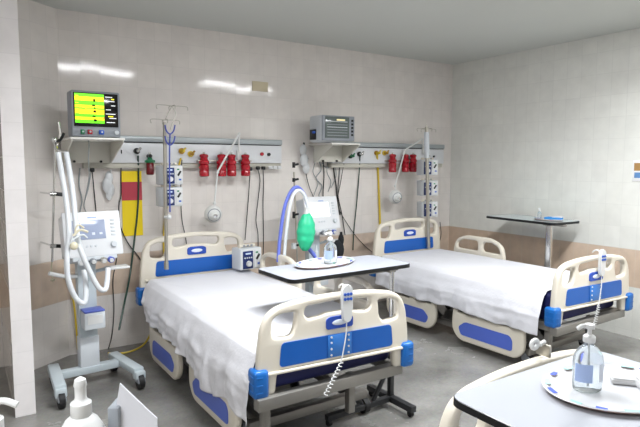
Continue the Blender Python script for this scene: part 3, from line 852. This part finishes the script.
# ------------------------------------------------------------------ pumps
def pump(label, loc, rz=0, s=1, sc=1, group='infusion pumps'):
    t = thing('infusion_pump', label, 'infusion pump', loc, rz, group)
    b = MB(); b.box((0, 0, .10*s), (.20*s, .13*s, .17*s), 'pale_grey', bev=.010*s, seg=3)
    b.box((0, -.066*s, .10*s), (.19*s, .008*s, .16*s), 'white_plastic', bev=.003*s); b.build('housing', t)
    h = MB(); h.box((0, 0, .20*s), (.15*s, .035*s, .018*s), 'cream_plastic', bev=.007*s)
    for sx in (-1, 1): h.box((sx*.065*s, 0, .19*s), (.02*s, .03*s, .03*s), 'cream_plastic', bev=.005*s)
    for k in range(3): h.box((-.035*s+k*.035*s, -.019*s, .200*s), (.018*s, .004*s, .012*s), 'grey_plastic')
    h.build('handle', t)
    f = MB(); f.box((-.035*s, -.072*s, .095*s), (.095*s, .006*s, .14*s), 'navy_panel', bev=.003*s)
    f.box((-.035*s, -.0755*s, .145*s), (.07*s, .003*s, .028*s), 'navy_lcd'); f.box((-.035*s, -.077*s, .145*s), (.05*s, .001*s, .012*s), 'light_lcd')
    for k in range(4): f.cyl((-.065*s+k*.02*s, -.074*s, .112*s), (-.065*s+k*.02*s, -.079*s, .112*s), .0065*s, 'pale_grey', n=10)
    f.build('control_panel', t)
    MB().cyl((-.03*s, -.074*s, .065*s), (-.03*s, -.092*s, .065*s), .024*s, 'white_plastic', r2=.020*s, n=24).build('dial', t)
    c = MB(); c.box((.055*s, -.074*s, .10*s), (.06*s, .008*s, .14*s), 'white_plastic', bev=.003*s)
    c.box((.055*s, -.080*s, .115*s), (.018*s, .006*s, .05*s), 'black_plastic', rot=Matrix.Rotation(.6, 3, 'Y'), bev=.002*s)
    c.box((.045*s, -.079*s, .15*s), (.02*s, .005*s, .012*s), 'green'); c.box((.062*s, -.079*s, .06*s), (.022*s, .005*s, .014*s), 'blue_button'); c.build('tube_door', t)
    return t
pump('white infusion pump with a round dial standing on the nearer bed at the headboard', (2.09, 4.36, .662), 8, 1.10)

# IV stands fixed at the heads of the beds
def iv_label(i): return i
st = thing('drip_stand', 'steel drip stand at the head of the nearer bed with wire hooks on top', 'drip stand', (1.425, 4.44, .66), 0, 'drip stands')
a = py(166.5, 268, 4.40); b = py(164.5, 122, 4.40)
MB().cyl(a, b, .014, 'brushed').build('pole', st, world=True)
h = MB()
def hookbar(h, c, L, m='brushed'):
    h.tube([c+Vector((-L, 0, -.03)), c+Vector((-L-.004, 0, 0)), c+Vector((-L*.5, 0, .004)), c, c+Vector((L*.5, 0, .002)), c+Vector((L+.004, 0, -.002)), c+Vector((L+.01, 0, -.03))], .0032, m, n=6)
    h.tube([c+Vector((0, -L*.6, -.03)), c+Vector((0, -L*.6, 0)), c, c+Vector((0, L*.6, 0)), c+Vector((0, L*.6, -.03))], .0032, m, n=6)
c1 = py(172, 106, 4.40); c2 = py(165, 120, 4.40)
hookbar(h, c1, .12); hookbar(h, c2, .11)
h.cyl(c2, c1, .004, 'brushed', n=8); h.tube([c1, py(176, 115, 4.38), py(172, 124, 4.38), py(170, 130, 4.38)], .003, 'brushed', n=6)
h.build('hooks', st, world=True)
k = MB()
for v0 in (131, 142):
    k.tube([py(165, v0-6, 4.37), py(166.5, v0, 4.37), py(170, v0+3, 4.37), py(173.5, v0, 4.37), py(175, v0-6, 4.37)], .006, 'violet_strap', n=6)
k.tube([py(170, 134, 4.37), py(169.5, 160, 4.37), py(170, 212, 4.37)], .006, 'violet_strap', n=6)
k.build('hanging_strap', st, world=True, label='violet strap with hooks')
q = MB(); c_ = py(169, 217, 4.375); q.ball(c_, .020, 'white_plastic'); q.cyl(c_, c_+Vector((-.03, .025, 0)), .012, 'white_plastic'); q.build('clamp', st, world=True)
q = MB(); q.cyl(a+Vector((0, 0, -.01)), a+Vector((0, 0, .05)), .019, 'brushed'); q.build('socket', st, world=True)
for v_, lb in ((184.5, 'upper infusion pump on the drip stand of the nearer bed'), (206, 'lower infusion pump on the drip stand of the nearer bed')):
    l = py(169.5, v_+.5, 4.50); l.z -= .01
    pump(lb, l, 10, .93, group='infusion pumps on the drip stands')

st = thing('drip_stand', 'thick steel drip stand at the head of the corner bed', 'drip stand', (4.40, 4.38, .66), 0, 'drip stands')
a = py(428.5, 247, 4.38); b = py(426.5, 127, 4.38)
MB().cyl(a, b, .019, 'brushed').build('pole', st, world=True)
MB().cyl(py(427, 158, 4.38), py(426.5, 132, 4.38), .028, 'pale_grey', n=20).build('sleeve', st, world=True)
h = MB(); hookbar(h, py(426.5, 129, 4.38), .13); h.cyl(b, b+Vector((0, 0, .03)), .006, 'brushed'); h.build('hooks', st, world=True)
MB().cyl(a+Vector((0, 0, -.01)), a+Vector((0, 0, .05)), .020, 'brushed').build('socket', st, world=True)
for v_, lb in ((178.5, 'topmost of three infusion pumps on the farther drip stand'), (199, 'middle of three infusion pumps on the farther drip stand'), (220, 'lowest of three infusion pumps on the farther drip stand')):
    l = py(427, v_-3, 4.50); l.z -= .01
    pump(lb, l, -14, 1.0, group='infusion pumps on the drip stands')

# ------------------------------------------------------------------ ventilators
def ventilator(label, loc, rz, screen, group='ventilator carts', body='white_plastic', dz=0):
    t = thing('ventilator', label, 'ventilator', loc, rz, group)
    tilt = Matrix.Rotation(R(-14), 3, 'X'); O = Vector((.03, -.04, 1.10+dz))
    def T(x, y, z): return O+tilt @ Vector((x, y, z))
    b = MB(); b.box(T(0, .06, .0), (.37, .15, .30), body, rot=tilt, bev=.018, seg=3); b.box(T(0, -.02, 0), (.385, .02, .315), 'panel_white', rot=tilt, bev=.006)
    b.box(T(0, .05, -.16), (.30, .15, .05), 'pale_grey', rot=tilt, bev=.010); b.build('main_unit', t)
    s = MB(); s.box(T(-.025, -.032, .03), (.215, .006, .135), screen, rot=tilt, bev=.002)
    if screen == 'vent_screen':
        s.box(T(.0, -.036, .0), (.02, .001, .018), 'label_pale', rot=tilt); s.box(T(.05, -.036, .0), (.02, .001, .014), 'label_pale', rot=tilt)
    s.box(T(0, -.031, .115), (.06, .002, .010), 'label_blue', rot=tilt)
    s.build('screen', t)
    k = MB()
    for i in range(3): k.cyl(T(-.05+i*.03, -.03, -.085), T(-.05+i*.03, -.036, -.085), .008, 'pale_grey', n=10)
    for i in range(5): k.box(T(.135, -.032, .09-i*.026), (.03, .004, .014), 'pale_grey', rot=tilt, bev=.002)
    k.build('keys', t)
    MB().cyl(T(.13, -.03, -.085), T(.13, -.055, -.085), .022, 'pale_grey', r2=.018, n=20).build('dial', t)
    for x_, m_ in ((-.10, 'pale_grey'), (-.02, 'grey_plastic'), (.05, 'brushed'), (.10, 'blue_lid')):
        q = MB(); q.cyl(T(x_, -.01, -.185), T(x_, -.045, -.195), .022, m_, n=18); q.cyl(T(x_, -.045, -.195), T(x_, -.055, -.20), .014, 'white_plastic'); q.build('port', t)
    c = MB(); c.prism([(-.058, .30), (.058, .30), (.062, .92), (-.062, .92)], 'cart_grey', .07, 'xz', .02)
    c.box((0, .055, .22), (.13, .10, .27), 'pale_grey', bev=.006); c.build('column', t)
    MB().box((0, .05, .93), (.26, .16, .03), 'cart_grey', bev=.006).build('mount_plate', t)
    g = MB(); g.box((.015, -.04, .495), (.14, .12, .12), 'pale_grey', bev=.008, seg=2); g.box((.015, -.04, .562), (.14, .12, .016), 'blue_lid', bev=.008)
    g.box((.015, -.102, .505), (.10, .003, .06), 'white_plastic'); g.build('humidifier', t, label='grey humidifier with a blue top')
    ar = MB(); ar.tube([(-.06, .04, .80), (-.15, -.03, .82), (-.26, -.06, .86)], .014, 'white_plastic'); ar.build('side_handle', t)
    ar = MB(); ar.tube([(.06, .04, .82), (.13, .0, .84)], .012, 'cart_grey'); ar.box((.20, -.02, .845), (.16, .09, .018), 'white_plastic', bev=.006); ar.build('side_tray', t)
    f = MB(); f.box((0, .03, .115), (.48, .07, .05), 'cart_grey', bev=.006)
    for sx in (-1, 1):
        f.box((sx*.235, -.03, .125), (.075, .46, .05), 'cart_grey', rot=Matrix.Rotation(sx*R(6), 3, 'Z'), bev=.010)
        f.box((sx*(.235+.024), -.255, .10), (.075, .07, .06), 'cart_grey', rot=Matrix.Rotation(sx*R(6), 3, 'Z'), bev=.012)
    f.build('base', t)
    for sx in (-1, 1):
        for y_ in (-.27, .19):
            q = MB(); xx = sx*(.235 - (y_+.03)*math.tan(R(6)))
            q.cyl((xx, y_, .075), (xx, y_, .105), .012, 'chrome', n=10)
            q.prism(roundpoly([(y_-.045, .05), (y_-.03, .088), (y_+.03, .088), (y_+.045, .05)], .012), 'grey_plastic', .05, 'yz', xx-.025)
            cc = q.build('caster', t)
            MB().cyl((xx-.018, y_, .055), (xx+.018, y_, .055), .055, 'rubber', n=24).build('wheel', cc)
    return t
V1 = ventilator('white ventilator on a grey cart in the left corner, with a blue-grey screen', (.735, 4.12, 0), 4, 'vent_screen')
V2 = ventilator('white ventilator between the two beds, with a bright blank screen', (2.85, 4.42, 0), 2, 'vent_screen_bright', body='pale_grey', dz=.025)

def hose(label, pts, r, m, name='breathing_hose', cat='hose', rib=.06, ribn=.012, group='corrugated hoses', extra=None, n=10):
    q = MB().tube(pts, r, m, rib=rib, ribn=ribn, n=n)
    if extra: extra(q)
    return one(q, name, pts[0], label, cat, group)
HY = 3.90
hose('left white corrugated hose looping down beside the ventilator on the left', [py(58, 152, HY), py(61, 170, HY), py(66, 200, HY-.03), py(69, 232, HY-.10), py(67, 255, HY-.14), py(68, 278, HY-.13), py(75, 297, HY-.10), py(84, 303, HY-.08), py(86, 290, HY-.06), py(84, 270, HY-.02)], .017, 'hose_white')
hose('right white corrugated hose running down past the ventilator screen on the left', [py(66, 152, HY+.03), py(69, 168, HY+.03), py(73, 195, HY), py(76, 225, HY-.06), py(80, 248, HY-.12), py(90, 272, HY-.11), py(99, 288, HY-.09), py(106, 288, HY-.07), py(108, 268, HY-.02)], .017, 'hose_white')
t = thing('y_connector', 'cream hose connector in front of the left ventilator screen', 'hose connector', py(75, 240, HY-.16), 0)
q = MB(); q.ball(py(74, 246, HY-.165), .026, 'cream_fit', (1, .6, 1)); q.build('body', t, world=True)
q = MB(); q.tube([py(73, 236, HY-.17), py(80, 230, HY-.17), py(88, 232, HY-.17)], .008, 'cream_fit'); q.tube([py(72, 240, HY-.17), py(82, 235, HY-.17), py(87, 238, HY-.17)], .007, 'clear_hose'); q.tube([py(75, 232, HY-.17), py(78, 225, HY-.17), py(84, 228, HY-.17)], .006, 'cream_fit'); q.build('branches', t, world=True)
t = thing('hose_arm', 'chrome hose holder arm above the left ventilator, with a black lever', 'hose arm', py(60, 152, HY+.04), 0)
q = MB(); q.tube([py(55, 150, 4.05), py(60, 136, 4.05), py(58.5, 122, 4.05)], .007, 'chrome'); q.ball(py(54.5, 140, 4.05), .02, 'chrome'); q.build('arm', t, world=True)
q = MB(); q.tube([py(57, 142, 4.04), py(61, 139, 4.03), py(64, 133, 4.02)], .009, 'black_plastic'); q.build('lever', t, world=True)
q = MB(); q.tube([py(54.5, 143, 4.05), py(58, 150, 3.98), py(66, 152, HY+.03)], .008, 'chrome'); q.build('clip', t, world=True)

# slim pole on the left beside the ventilator (stands on the cart's own side)
t = thing('wall_pole', 'slim chrome pole with black clamps left of the left ventilator', 'pole', (.56, 4.45, .75), 0)
MB().cyl(py(52.2, 262, 4.45), py(55, 143, 4.45), .008, 'chrome').build('tube', t, world=True)
for v_ in (194, 246):
    q = MB(); c_ = py(53, v_, 4.45); q.cyl(c_+Vector((-.02, 0, 0)), c_+Vector((.02, 0, 0)), .016, 'chrome'); q.cyl(c_+Vector((.02, -.01, 0)), c_+Vector((.06, -.01, -.005)), .014, 'black_plastic')
    q.cyl(c_, Vector((c_.x-.05, 4.72, c_.z)), .007, 'chrome'); q.build('clamp', t, world=True)
q = MB(); q.tube([py(52, 262, 4.45), py(51.5, 270, 4.45), py(53, 282, 4.45)], .005, 'cream_fit'); q.ball(py(53, 280, 4.45), .014, 'cream_fit', (1.4, 1, .6)); q.build('drip_end', t, world=True)

# ------------------------------------------------------------------ second ventilator: hoses, resuscitator bag, stand, sleeve
HV = 3.95
hose('blue corrugated hose arching up left of the green bag', [py(278, 262, HV), py(280, 238, HV), py(284, 210, HV), py(290, 193, HV), py(297, 187, HV), py(304, 194, HV), py(307, 204, HV)], .015, 'hose_blue')
hose('white corrugated hose arching beside the blue one above the green bag', [py(284, 262, HV-.03), py(286, 235, HV-.03), py(290, 205, HV-.03), py(296, 191, HV-.03), py(303, 193, HV-.03), py(307, 203, HV-.03), py(309, 213, HV-.03)], .014, 'hose_white')
hose('short blue hose behind the green bag near the table', [py(304, 240, HV-.05), py(310, 250, HV-.05), py(318, 260, HV-.05)], .018, 'hose_blue')
p = py(306, 232, 3.82); t = thing('resuscitator_bag', 'green ribbed breathing bag hanging in front of the ventilator between the beds', 'breathing bag', p, 0)
q = MB(); prof = []
H_ = .155
for i in range(25):
    f = i/24; z = H_*(1-2*f); r = .080*math.sin(PI*min(1, .02+.96*f))**.48
    r *= (1+.035*math.sin(f*PI*9)); prof.append((max(r, .004), z))
q.lathe(prof, 'green_bag', c=(0, 0, 0), n=28, rot=Matrix.Rotation(R(4), 3, 'Y'), sy=.8); q.build('bag', t)
q = MB(); q.cyl((0, 0, .145), (.01, 0, .20), .02, 'white_plastic'); q.build('neck_valve', t)
t = thing('suction_stand', 'slim stand with black clamps left of the green bag', 'stand', Vector((2.60, 4.30, 0)), 0)
MB().cyl((2.60, 4.30, .03), py(294, 172, 4.30), .008, 'brushed').build('pole', t, world=True)
q = MB(); q.lathe([(.11, 0), (.11, .02), (.04, .045), (.01, .06)], 'grey_steel', c=(2.60, 4.30, 0), n=28); q.build('base', t, world=True)
for v_, h in ((165, .05), (180, .035), (215, .06), (246, .05)):
    q = MB(); c_ = py(293.8, v_, 4.30); q.cyl(c_-Vector((0, 0, h/2)), c_+Vector((0, 0, h/2)), .014 if v_ != 246 else .024, 'black_plastic' if v_ != 246 else 'clear_hose'); q.cyl(c_, c_+Vector((.04, -.02, .01)), .010, 'black_plastic'); q.build('clamp', t, world=True)
q = MB(); pts = [(332, 235), (340, 233), (343, 246), (347, 262), (336, 264), (331, 250)]
q.ball(py(338, 250, 3.98), .07, 'black_cloth', (.9, .5, 1.35)); q.ball(py(341, 240, 3.98), .04, 'black_cloth', (.7, .6, 1.5)); q.tube([py(341, 232, 3.98), py(342, 240, 3.98)], .012, 'black_cloth')
one(q, 'cloth_pouch', py(338, 262, 3.98), 'black cloth pouch hanging at the right of the ventilator between the beds', 'pouch')
q = MB(); q.lathe([(.016, 0), (.018, .01), (.018, .09), (.01, .10), (.006, .14), (.004, .145)], 'clear_hose', c=py(316, 262, 3.9), n=16)
one(q, 'suction_tube_holder', py(316, 262, 3.9), 'slim translucent tube holder standing behind the green bag', 'tube holder')

# ------------------------------------------------------------------ cables and hoses on the back wall
YW = YB-.02
def cable(label, pts, r=.0045, m='cable_black', name='cable', cat='cable', Y=None, plug=None, group='cables on the back wall'):
    P = [py(a_[0], a_[1], a_[2] if len(a_) > 2 else (Y or YW)) for a_ in pts]
    q = MB().tube(P, r, m, n=6)
    if plug: q.box(P[0]+Vector((0, -.006, .0)), (.034, .04, .034), plug, bev=.008)
    return one(q, name, P[0], label, cat, group)
cable('black cable dropping from the rail under the monitor shelf to the left ventilator', [(92, 170, YF), (94, 190), (96, 212), (97, 232)], plug='black_plastic')
cable('grey looped cable beside the black plug under the monitor shelf', [(91, 172, YF), (88, 190), (84, 205), (88, 216), (90, 226)], .004, 'cable_grey')
cable('grey cable coil hanging left of the black plug', [(80, 168), (79, 185), (82, 200), (80, 214), (85, 225)], .006, 'cable_grey')
cable('black cable along the left edge of the yellow notice', [(121.5, 150, YF-.01), (121, 172), (121, 195), (119, 205), (120, 225), (128, 243), (138, 256), (146, 270)], .005)
cable('dark green hose over the yellow notice down to the floor', [(138, 156, YF-.03), (138.5, 175), (138, 205), (135, 235), (130, 275, 4.8), (124, 305, 4.6), (119, 330, 4.5)], .008, 'cable_green', name='gas_hose', cat='hose')
cable('grey cord hanging behind the ventilator column on the left', [(115, 230), (117, 255), (113, 280), (114, 310), (112, 335), (108, 350)], .004)
cable('dark cord behind the left side of the ventilator column', [(76, 255), (79, 290), (79, 320), (81, 345), (80, 358)], .006)
cable('yellow hose hanging behind the left ventilator', [(66, 270, 4.80), (70, 285), (74, 305), (76, 325), (78, 350)], .008, 'yellow_hose', name='gas_hose', cat='hose')
q = MB(); P = [Vector((.98, 4.72, .012)), Vector((1.12, 4.66, .012)), Vector((1.28, 4.70, .05)), Vector((1.40, 4.80, .20)), Vector((1.50, 4.85, .5)), Vector((1.53, 4.86, 1.1)), py(181, 158, YF-.02)]
q.tube(P, .008, 'yellow_hose', n=6); one(q, 'gas_hose', P[0], 'yellow hose from the yellow fitting down to the floor behind the nearer bed', 'hose', 'cables on the back wall')
cable('grey cord hanging right of the pumps of the nearer drip stand', [(182, 160, YF-.02), (181, 178), (181, 200), (182, 220), (186, 240), (188, 262)], .004, 'cable_black')
cable('black cable dropping from the plug under the rightmost red regulator', [(250, 169, YF), (249, 190), (247, 215), (245, 240)], plug='black_plastic')
cable('black cable from the left of the twin plugs, nearer panel', [(257.5, 168, YF), (260, 180), (258, 200), (256, 220), (258, 235), (258, 260)], plug='black_plastic')
cable('black cable from the right of the twin plugs, nearer panel', [(263, 168, YF), (263.5, 185), (263, 205), (263.5, 235), (263, 262)], plug='black_plastic')
cable('black cable left of the farther shelf, falling to the second ventilator', [(323, 160, YW), (324, 175), (323, 195), (324, 215)], .006, plug='black_plastic')
cable('dark cable falling from the middle of the farther shelf', [(333, 158), (334, 172), (336, 185), (337, 196), (340, 215)], .007)
cable('dark cable right under the farther shelf running down to the pouch', [(340, 158, YF), (339, 175), (338, 195), (342, 215), (345, 235)], .005)
cable('long thin grey cord slanting down right of the second ventilator', [(345, 158, YF), (341, 180), (338, 205), (350, 228), (362, 243), (372, 252)], .004)
cable('long dark green hose from the chrome fitting of the farther panel', [(360, 155, YF-.03), (359, 175), (357, 200), (354, 230), (353, 250)], .006, 'cable_green', name='gas_hose', cat='hose')
cable('yellow hose hanging from the farther panel behind the corner bed', [(377, 154, YF-.03), (378, 170), (379, 195), (380, 222), (380, 245)], .012, 'yellow_hose', name='gas_hose', cat='hose')
cable('thin grey lead curling under the farther shelf', [(316, 160), (313, 172), (318, 182), (315, 192), (312, 200)], .004, 'cable_grey')
cable('pale lead hanging under the farther shelf beside the dark cables', [(328, 160), (327, 172), (331, 182), (328, 192)], .004, 'cable_grey')
cable('pale tangled lead under the left end of the farther shelf', [(319, 160), (321, 170), (316, 178), (322, 186), (319, 196), (325, 205)], .005, 'cable_grey')
cable('dark thin lead hanging just right of the slim stand', [(308, 158), (306, 172), (309, 186), (313, 196), (316, 205)], .004)
cable('pale lead crossing under the farther shelf', [(322, 163), (327, 168), (334, 166), (336, 176), (331, 188)], .004, 'cable_grey')
cable('thin cord right of the farther drip stand pumps', [(440, 222, 4.6), (441, 235, 4.6), (438, 246, 4.6)], .004)
cable('thin sensor lead hanging from the bright monitor', [(88, 134, 4.50), (89, 145, 4.47), (88.5, 160, 4.47), (89, 178, 4.6), (85, 200, 4.7)], .004, 'cable_grey')

# hanging film bags
q = MB()
for k, (du, dv, r_) in enumerate(((0, 0, .045), (-1.5, 7, .055), (1, 12, .05), (0, 17, .035))):
    q.ball(py(109+du, 178+dv, YB-.05), r_, 'bag_film', (.75, .45, 1.3), 12)
q.tube([py(111, 170, YF), py(110, 174, YB-.05)], .006, 'bag_film')
one(q, 'plastic_bag', py(109, 200, YB-.05), 'translucent plastic bag hanging beside the yellow notice', 'plastic bag', 'hanging plastic bags')
q = MB()
for k, (du, dv, r_) in enumerate(((0, 0, .05), (1, 10, .06), (3, 18, .05))): q.ball(py(303+du, 150+dv, YB-.05), r_, 'bag_film', (.8, .5, 1.2), 12)
q.tube([py(304, 143, YB-.01), py(303.5, 149, YB-.05)], .01, 'black_plastic')
one(q, 'plastic_bag', py(304, 170, YB-.05), 'translucent plastic bag hanging left of the farther monitor shelf', 'plastic bag', 'hanging plastic bags')

# ------------------------------------------------------------------ trolley in the lower left foreground (below the frame)
t = thing('dressing_trolley', 'steel trolley just below the lower left of the view', 'trolley', (-.02, .86, 0), 0)
MB().box((-.0, 0, .955), (.86, .60, .03), 'brushed', bev=.006).build('top', t)
MB().box((0, 0, .35), (.84, .58, .02), 'brushed', bev=.004).build('lower_shelf', t)
for sx in (-1, 1):
    for sy in (-1, 1):
        MB().cyl((sx*.40, sy*.27, .05), (sx*.40, sy*.27, .94), .013, 'brushed').build('leg', t)
        MB().cyl((sx*.40-.012, sy*.27, .04), (sx*.40+.012, sy*.27, .04), .04, 'rubber').build('wheel', t)
def put(u, D):
    p_ = CAM + ray(u, 300)*(D/FPX); return Vector((p_.x, p_.y, .971))
p = put(77, .93); 
t = thing('squeeze_bottle', 'white squeeze bottle with a pointed cap in the lower left foreground', 'bottle', p, 0)
MB().lathe([(.034, 0), (.039, .004), (.040, .02), (.040, .158), (.037, .170), (.027, .188), (.018, .196), (.015, .197)], 'white_plastic', n=28).build('body', t)
MB().lathe([(.016, .195), (.0175, .197), (.0175, .219), (.011, .224), (.0095, .228), (.0095, .246), (.011, .250), (.009, .260), (.003, .264)], 'white_plastic', n=20).build('cap', t)
p = put(-14, .86)
t = thing('pump_bottle', 'white pump bottle cut off by the lower left corner of the view', 'bottle', p, 0)
MB().lathe([(.030, 0), (.034, .005), (.034, .175), (.030, .19), (.014, .203), (.013, .205)], 'white_plastic', n=28).build('body', t)
h = MB(); h.lathe([(.016, .203), (.016, .222), (.006, .226), (.006, .240), (.012, .243), (.012, .253), (.004, .256)], 'white_plastic', n=20); h.tube([(0, 0, .250), (.018, -.012, .252), (.034, -.022, .245)], .0055, 'white_plastic'); h.build('pump', t)
p = put(128, .98)
t = thing('paper_holder', 'grey metal file holder in the lower foreground behind the squeeze bottle', 'file holder', p, 0)
q = MB(); a_, b_ = pd(112, 398, 1.0), pd(150, 427, .92)
ax = RT.copy(); ax.z = 0; ax.normalize(); fw = FW.copy(); fw.z = 0; fw.normalize(); Rm = Matrix((ax, fw, Vector((0, 0, 1)))).transposed()
q.box(p+ax*(-.024)+Vector((0, 0, .10)), (.020, .05, .195), 'grey_plastic', rot=Rm, bev=.003); q.box(p+ax*.03+Vector((0, 0, .05)), (.10, .01, .10), 'grey_steel', rot=Rm); q.box(p+ax*.03+Vector((0, 0, .004)), (.13, .09, .008), 'grey_steel', rot=Rm)
q.build('frame', t, world=True)
q = MB(); o_ = p+fw*(-.03)-ax*.008
A = [(-.015, .02), (.055, .02), (.053, .165), (.036, .185), (-.006, .238), (-.013, .20)]
vs = [o_+ax*x_+Vector((0, 0, z_))+fw*(.02*(x_/.08)+.02*math.sin(z_*9)) for x_, z_ in A]
f1 = [q.bm.verts.new(v) for v in vs]; f2 = [q.bm.verts.new(v+fw*.004) for v in vs]
fs = [q.bm.faces.new(f1), q.bm.faces.new(f2[::-1])]
for i in range(len(A)): j = (i+1) % len(A); fs.append(q.bm.faces.new((f1[i], f1[j], f2[j], f2[i])))
q._paint(fs, 'paper')
one(q, 'paper_sheets', o_, 'folded white paper leaning in the grey file holder in the foreground', 'paper')

# clip ring on the foreground bed board
p = py(536, 346, 1.19)
t = thing('rail_clip', 'white ring clip sitting on the arched board of the foreground bed', 'clip', p, 0)
q = MB(); n = 20
q.tube([p+Vector((.018*math.cos(2*PI*k/n)-.008, 0, .015*math.sin(2*PI*k/n)+.008)) for k in range(n+1)], .008, 'white_plastic', n=10, sub=2); q.build('ring', t, world=True)
q = MB(); q.box(p+Vector((.045, .0, -.022)), (.010, .060, .045), 'brushed', bev=.003); q.tube([p+Vector((.02, 0, 0)), p+Vector((.05, 0, .008))], .008, 'white_plastic', smooth=False); q.build('bracket', t, world=True)

# ------------------------------------------------------------------ camera, world, view
cd = bpy.data.cameras.new('camera'); cam = bpy.data.objects.new('camera', cd); COL.objects.link(cam)
cd.sensor_fit = 'HORIZONTAL'; cd.sensor_width = 36; cd.lens = FPX*36/640; cd.clip_start = .02
mw = Matrix((RT, UP, -FW)).transposed().to_4x4(); mw.translation = CAM
cam.matrix_world = mw
SC.camera = cam
w = bpy.data.worlds.new('world'); w.use_nodes = True; SC.world = w
w.node_tree.nodes['Background'].inputs[0].default_value = (.9, .95, 1, 1); w.node_tree.nodes['Background'].inputs[1].default_value = .05
SC.view_settings.view_transform = 'Standard'; SC.view_settings.look = 'None'; SC.view_settings.exposure = .17; SC.view_settings.gamma = 1
SC.view_settings.use_curve_mapping = False
SC.cycles.max_bounces = 8; SC.cycles.transparent_max_bounces = 12
SC.cycles.sample_clamp_indirect = 6
